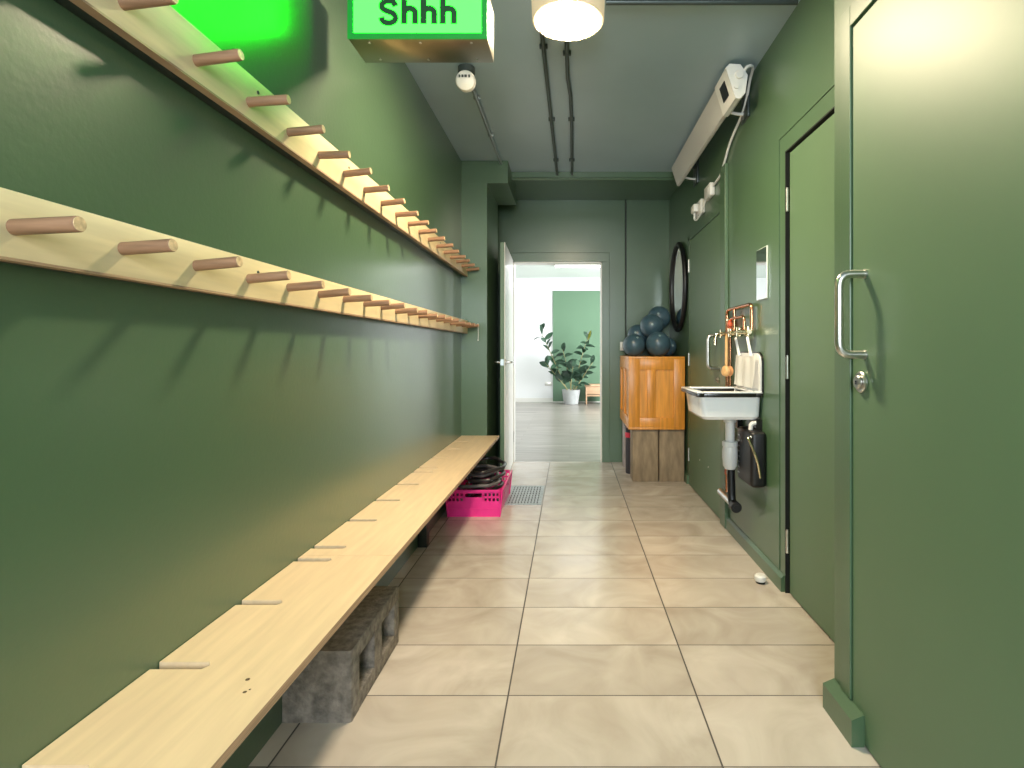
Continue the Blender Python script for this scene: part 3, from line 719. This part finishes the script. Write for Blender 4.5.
splash(SY0-.004, SY1+.004, 1.090, .06, XR-.010, XR-.0005).build('splashback_edge', M['black_rim'], sn, smooth=False)
splash(SY0+.003, SY1-.003, 1.084, .056, XR-.018, XR-.0095).build('splashback', M['enamel'], sn, smooth=False)
for y in (SY0+.02, SY1-.06): MB().box(XR-.03, XR, y, y+.04, .66, .745).build('wall_bracket', M['black_rim'], sn)
MB().cyl((.852, 2.93, .7565), (.852, 2.93, .760), .03, n=24).build('drain', M['steel'], sn)

# waste trap
wt = thing('waste_trap', 'white plastic bottle trap with black waste pipe below sink', 'waste pipe', (.852, 2.93, .45))
MB().cyl((.852, 2.93, .742), (.852, 2.93, .60), .024, n=24).cyl((.852, 2.93, .742), (.852, 2.93, .715), .033, n=24, bev=.003).cyl((.852, 2.93, .615), (.852, 2.93, .585), .040, n=24, bev=.004)\
    .lathe([(0, 0), (.026, .002), (.036, .02), (.038, .05), (.040, .06), (.040, .10), (.036, .125), (.030, .13), (0, .13)], (.852, 2.93, .465), (0,0,1), 28).build('bottle_trap', M['pipe_plastic'], wt)
MB().tube([(.852, 2.93, .545), (.86, 3.02, .545)], .020, n=16).cyl((.856, 2.975, .545), (.858, 2.998, .545), .029, n=20, bev=.003).build('outlet_collar', M['pipe_plastic'], wt)
MB().tube(rounded([(.86, 3.00, .545), (.866, 3.035, .545), (.888, 3.04, .50), (.890, 3.03, .295), (.892, 3.02, .262)], .02), .022, n=16).build('black_pipe', M['black_plastic'], wt)
MB().tube([(.892, 3.26, .262), (.892, 2.965, .255)], .020, n=18).build('outlet_pipe', M['steel'], wt)
MB().cyl((.892, 3.00, .2555), (.892, 2.945, .2545), .029, n=24, bev=.003).cyl((.892, 2.947, .2545), (.892, 2.943, .2545), .016, n=20).build('end_ring', M['black_plastic'], wt)

# copper pipework and taps
cw = thing('copper_pipework', 'looped copper water pipes with taps on right wall above sink', 'pipework', (XR, 3.1, .95))
xw = XR-.022
MB().tube(rounded([(xw, 3.335, .24), (xw, 3.335, 1.342), (xw, 2.885, 1.342), (xw, 2.885, 1.205)], .035), .0095, n=12).build('outer_pipe', M['copper'], cw)
MB().tube(rounded([(xw, 3.27, .50), (xw, 3.27, 1.285), (xw, 3.01, 1.285), (xw, 3.01, 1.205)], .03), .0085, n=12).build('inner_pipe', M['copper'], cw)
MB().tube(rounded([(xw, 3.19, 1.20), (xw, 3.19, 1.342)], .03), .0085, n=12).build('riser_pipe', M['copper'], cw)
MB().tube(rounded([(xw, 3.36, .34), (xw+.005, 3.36, .72)], .03), .008, n=10).tube(rounded([(xw, 3.335, .40), (xw-.03, 3.30, .40), (xw-.03, 3.26, .46), (xw, 3.27, .56)], .03), .007, n=10).build('drop_pipe', M['copper'], cw)
MB().tube([(xw-.02, 3.33, 1.195), (xw-.02, 2.86, 1.195)], .013, n=14).build('mixer_bar', M['brass'], cw)
for y in (3.20, 3.03, 2.885):
    mb = MB().cyl((xw-.02, y, 1.195), (xw-.075, y, 1.195), .012, n=14).cyl((xw-.02, y, 1.175), (xw-.02, y, 1.225), .017, n=16, bev=.003)
    for a in (0, PI/2): mb.tube([(xw-.078, y-.024*math.cos(a), 1.195-.024*math.sin(a)), (xw-.078, y+.024*math.cos(a), 1.195+.024*math.sin(a))], .0055, n=8)
    mb.build('tap', M['brass'], cw)
MB().tube(rounded([(xw-.02, 3.32, 1.195), (xw-.06, 3.32, 1.20), (xw-.075, 3.32, 1.18), (xw-.078, 3.32, 1.13)], .03), .010, n=12).build('spout', M['brass'], cw)
MB().box(xw-.014, xw+.012, 3.25, 3.29, 1.238, 1.262, bev=.006).cyl((xw, 3.27, 1.225), (xw, 3.27, 1.275), .013, n=14).build('red_valve', M['valve_red'], cw)
for ya, yb, za, zb in ((3.315, 3.355, .348, .372), (3.315, 3.355, .608, .632), (3.325, 3.345, .942, .958), (3.325, 3.345, 1.272, 1.288), (3.08, 3.10, 1.333, 1.351)):
    MB().box(xw-.006, XR-.001, ya, yb, za, zb, bev=.002).build('pipe_clip', M['brass'], cw)

# dish brush hung on the taps
br = thing('dish_brush', 'wooden dish brush with round head hanging from taps over sink', 'brush', (.905, 3.175, .96))
MB().tube([(.905, 3.175, 1.19), (.904, 3.175, 1.15), (.903, 3.175, 1.05), (.902, 3.175, 1.00)], lambda t_: .0075+.002*math.sin(PI*t_), n=10).build('brush_handle', M['brush_wood'], br)
MB().lathe([(0, .012), (.020, .012), (.031, .004), (.032, -.008), (.022, -.014), (0, -.014)], (.896, 3.175, .980), (-.9, -.35, .1), 24).build('brush_head', M['brush_wood'], br)
MB().lathe([(.026, -.014), (.030, -.034), (0, -.036)], (.896, 3.175, .980), (-.9, -.35, .1), 24).build('bristles', M['bristle'], br)

# white cloth hanging by loops over the splashback
cl = thing('hanging_cloth', 'white cotton cloth hanging by two loops in front of sink splashback', 'cloth', (.945, 2.96, .93))
def cloth(y0, y1, z0, z1, x, amp, nx=28, nz=14, ph=0):
    b = bmesh.new(); G = []
    for i in range(nx+1):
        row = []
        for j in range(nz+1):
            u, v = i/nx, j/nz
            y = y0+(y1-y0)*u; z = z1+(z0-z1)*v-.012*math.sin(PI*u)*(1-v)
            row.append(b.verts.new((x-amp*(.3+.7*v)*(1+math.sin(u*17+ph+v*1.5))-.006*v, y+.004*math.sin(v*7+u*5), z)))
        G.append(row)
    for i in range(nx):
        for j in range(nz): b.faces.new([G[i][j], G[i+1][j], G[i+1][j+1], G[i][j+1]])
    ext = bmesh.ops.solidify(b, geom=b.faces[:], thickness=.003)
    bmesh.ops.recalc_face_normals(b, faces=b.faces)
    return MB()._merge(b)
cloth(2.785, 3.135, .905, 1.075, XR-.030, .008).build('cloth_sheet', M['cloth'], cl, angle=70)
for y in (2.86, 3.06):
    MB().tube(smooth_path([(XR-.036, y-.012, 1.07), (XR-.045, y-.004, 1.12), (XR-.050, y+.01, 1.165), (XR-.04, y+.02, 1.12), (XR-.034, y+.014, 1.07)]), .005, n=8, flat=1.6).build('loop', M['cloth'], cl)

# black water heater under the sink
bh = thing('water_heater', 'slim black water heater box on right wall under sink', 'water heater', (XR, 2.83, .41))
MB().box(.895, XR, 2.715, 2.955, .415, .695, bev=.022, seg=4).build('heater_case', M['black_plastic'], bh)
vt = MB()
for i in range(8):
    z = .455+i*.028; vt.box(.8935, .8955, 2.90, 2.93, z-.003, z+.003)
vt.build('vent_slot', M['conduit'], bh, smooth=False)
MB().tube(smooth_path([(.905, 2.735, .665), (.885, 2.725, .66), (.905, 2.705, .60), (.925, 2.70, .53), (.935, 2.705, .47)]), .006, n=8).build('hose', M['brass'], bh)
MB().sphere((.90, 2.73, .668), .008, 12, 8).build('valve', M['steel'], bh)
MB().tube(rounded([(.92, 2.80, .69), (.92, 2.80, .725), (.96, 2.80, .73)], .015), .011, n=12).build('inlet_pipe', M['white_plastic'], bh)

# door stop on the floor
ds = thing('door_stop', 'small white round door stop on tiles by right wall', 'door stop', (.900, 2.60, 0))
MB().lathe([(0, .010), (.024, .010), (.027, .016), (.027, .032), (.020, .040), (0, .041)], (.900, 2.60, 0), (0,0,1), 24).build('cap', M['white_plastic'], ds)
MB().lathe([(0, 0), (.021, 0), (.022, .010), (0, .011)], (.900, 2.60, 0), (0,0,1), 24).build('rubber_base', M['black_plastic'], ds)

# ------------------------------------------------------------------ studio beyond the doorway
pp = thing('potted_plant', 'leafy rubber plant in pale grey pot against green studio wall', 'plant', (.02, 11.18, 0))
MB().lathe([(0, 0), (.135, 0), (.145, .01), (.185, .28), (.188, .295), (.176, .295), (.170, .26), (0, .26)], (.02, 11.18, 0), (0,0,1), 36).build('pot', M['pot'], pp)
MB().lathe([(0, .268), (.171, .262)], (.02, 11.18, 0), (0,0,1), 36).build('soil', M['soil'], pp)
rp = random.Random(5)
def leaf(mb, base, direc, L, W, droop=.25):
    base = Vector(base); d_ = Vector(direc).normalized(); nn_ = Vector((rp.uniform(-.6, .6), -rp.uniform(.3, 1.0), rp.uniform(.1, .8)))
    side = d_.cross(nn_)
    if side.length < .05: side = Vector((1,0,0))
    side.normalize(); up = side.cross(d_)
    b = bmesh.new(); n = 8; rows = []
    for i in range(n+1):
        t_ = i/n; wd = W*math.sin(PI*min(1, t_*.94+.03))**.8*(1.0-.15*t_)
        c = base+d_*L*t_+Vector((0,0,-droop*L*t_*t_))
        rows.append([b.verts.new(c-side*wd+up*wd*.25), b.verts.new(c), b.verts.new(c+side*wd+up*wd*.25)])
    for A, B in zip(rows, rows[1:]):
        for k_ in range(2): b.faces.new([A[k_], A[k_+1], B[k_+1], B[k_]])
    bmesh.ops.solidify(b, geom=b.faces[:], thickness=.002)
    mb._merge(b)
stems = [((-.05, 11.16), (-.60, 11.05, 1.50), 17), ((.03, 11.20), (-.15, 11.12, 1.12), 12), ((.06, 11.17), (.36, 11.08, 1.36), 18), ((.08, 11.14), (.45, 10.98, .85), 12), ((-.02, 11.12), (-.50, 10.98, .85), 12), ((.01, 11.10), (.06, 10.95, .78), 12)]
for (x, y), tip, nl in stems:
    b0 = Vector((x, y, .26)); tp_ = Vector(tip); midp = (b0+tp_)/2+Vector((0, 0, .10 if abs(tip[0]) < .4 else .02))
    path = [b0*(1-t_)**2+midp*2*t_*(1-t_)+tp_*t_*t_ for t_ in [i/10 for i in range(11)]]
    MB().tube(path, lambda t_: .011*(1-.6*t_), n=8).build('stem', M['stem'], pp)
    mb = MB()
    for i in range(nl):
        t_ = .22+.78*(i+.5)/nl; q = path[min(10, int(t_*10))].lerp(path[min(10, int(t_*10)+1)], t_*10-int(t_*10))
        a = i*2.4+rp.uniform(-.4, .4); el_ = rp.uniform(-.1, .95) if i < nl-2 else 1.2
        dv = Vector((math.cos(a)*math.cos(el_), math.sin(a)*math.cos(el_), math.sin(el_)))
        leaf(mb, q, dv, rp.uniform(.20, .28), rp.uniform(.045, .065), rp.uniform(.05, .4))
    mb.build('foliage', M['leaf'], pp)
mb = MB(); leaf(mb, (.37, 11.07, 1.30), (.25, -.3, 1), .22, .035, .05); mb.build('young_leaf', M['leaf_new'], pp)

ob = thing('wooden_stool', 'small open wooden box stool right of plant pot', 'stool', (.50, 11.3, 0))
MB().box(.30, .70, 11.12, 11.46, .36, .40, bev=.004).build('stool_top', M['oak'], ob)
MB().box(.32, .345, 11.13, 11.45, 0, .36, bev=.003).build('side_panel', M['oak'], ob)
MB().box(.655, .68, 11.13, 11.45, 0, .36, bev=.003).build('side_panel', M['oak'], ob)
MB().box(.345, .655, 11.14, 11.44, .16, .185, bev=.002).build('shelf', M['oak'], ob)
MB().box(.345, .655, 11.14, 11.16, .20, .36, bev=.002).build('front_panel', M['oak'], ob)
so = thing('wall_socket', 'double socket plate low on white studio wall left of plant', 'socket', (-.45, 11.6, .38))
MB().box(-.53, -.38, 11.592, 11.6, .35, .43, bev=.002).build('socket_plate', M['steel'], so)
cp = thing('ceiling_panel_light', 'bright white panel light on studio ceiling', 'ceiling light', (.6, 9.7, 2.62))
MB().box(-.28, 1.5, 9.42, 9.98, 2.60, 2.62, bev=.002).build('light_frame', M['white_gloss'], cp)
MB().box(-.26, 1.48, 9.44, 9.96, 2.596, 2.60).build('light_diffuser', M['panel_light'], cp, smooth=False)

# ------------------------------------------------------------------ light
def area(name, loc, rot, sx, sy, power, col):
    l = bpy.data.lights.new(name, 'AREA'); l.shape = 'RECTANGLE'; l.size = sx; l.size_y = sy; l.energy = power; l.color = col
    o = bpy.data.objects.new(name, l); COL.objects.link(o); o.location = loc; o.rotation_euler = rot; return o
# daylight through the studio window (right), and an unseen fill light added behind the viewer
area('studio_window_daylight', (3.25, 8.7, 1.4), (0, PI/2, 0), 1.9, 3.2, 330, (0.93, 0.97, 1.0))
area('added_fill_behind_viewer', (0, YB-.2, 1.65), (PI/2-.12, 0, 0), 1.0, 1.35, 95, (0.86, 0.95, 1.0))  # added fill lamp, no such source in view
wd = bpy.data.worlds.new('world'); SC.world = wd; wd.use_nodes = True
wd.node_tree.nodes['Background'].inputs['Color'].default_value = (0.8, 0.9, 1.0, 1)
wd.node_tree.nodes['Background'].inputs['Strength'].default_value = 0.6

SC.view_settings.view_transform = 'Standard'
SC.view_settings.look = 'None'
SC.view_settings.gamma = 1
SC.view_settings.exposure = 0.45
SC.view_settings.use_curve_mapping = False
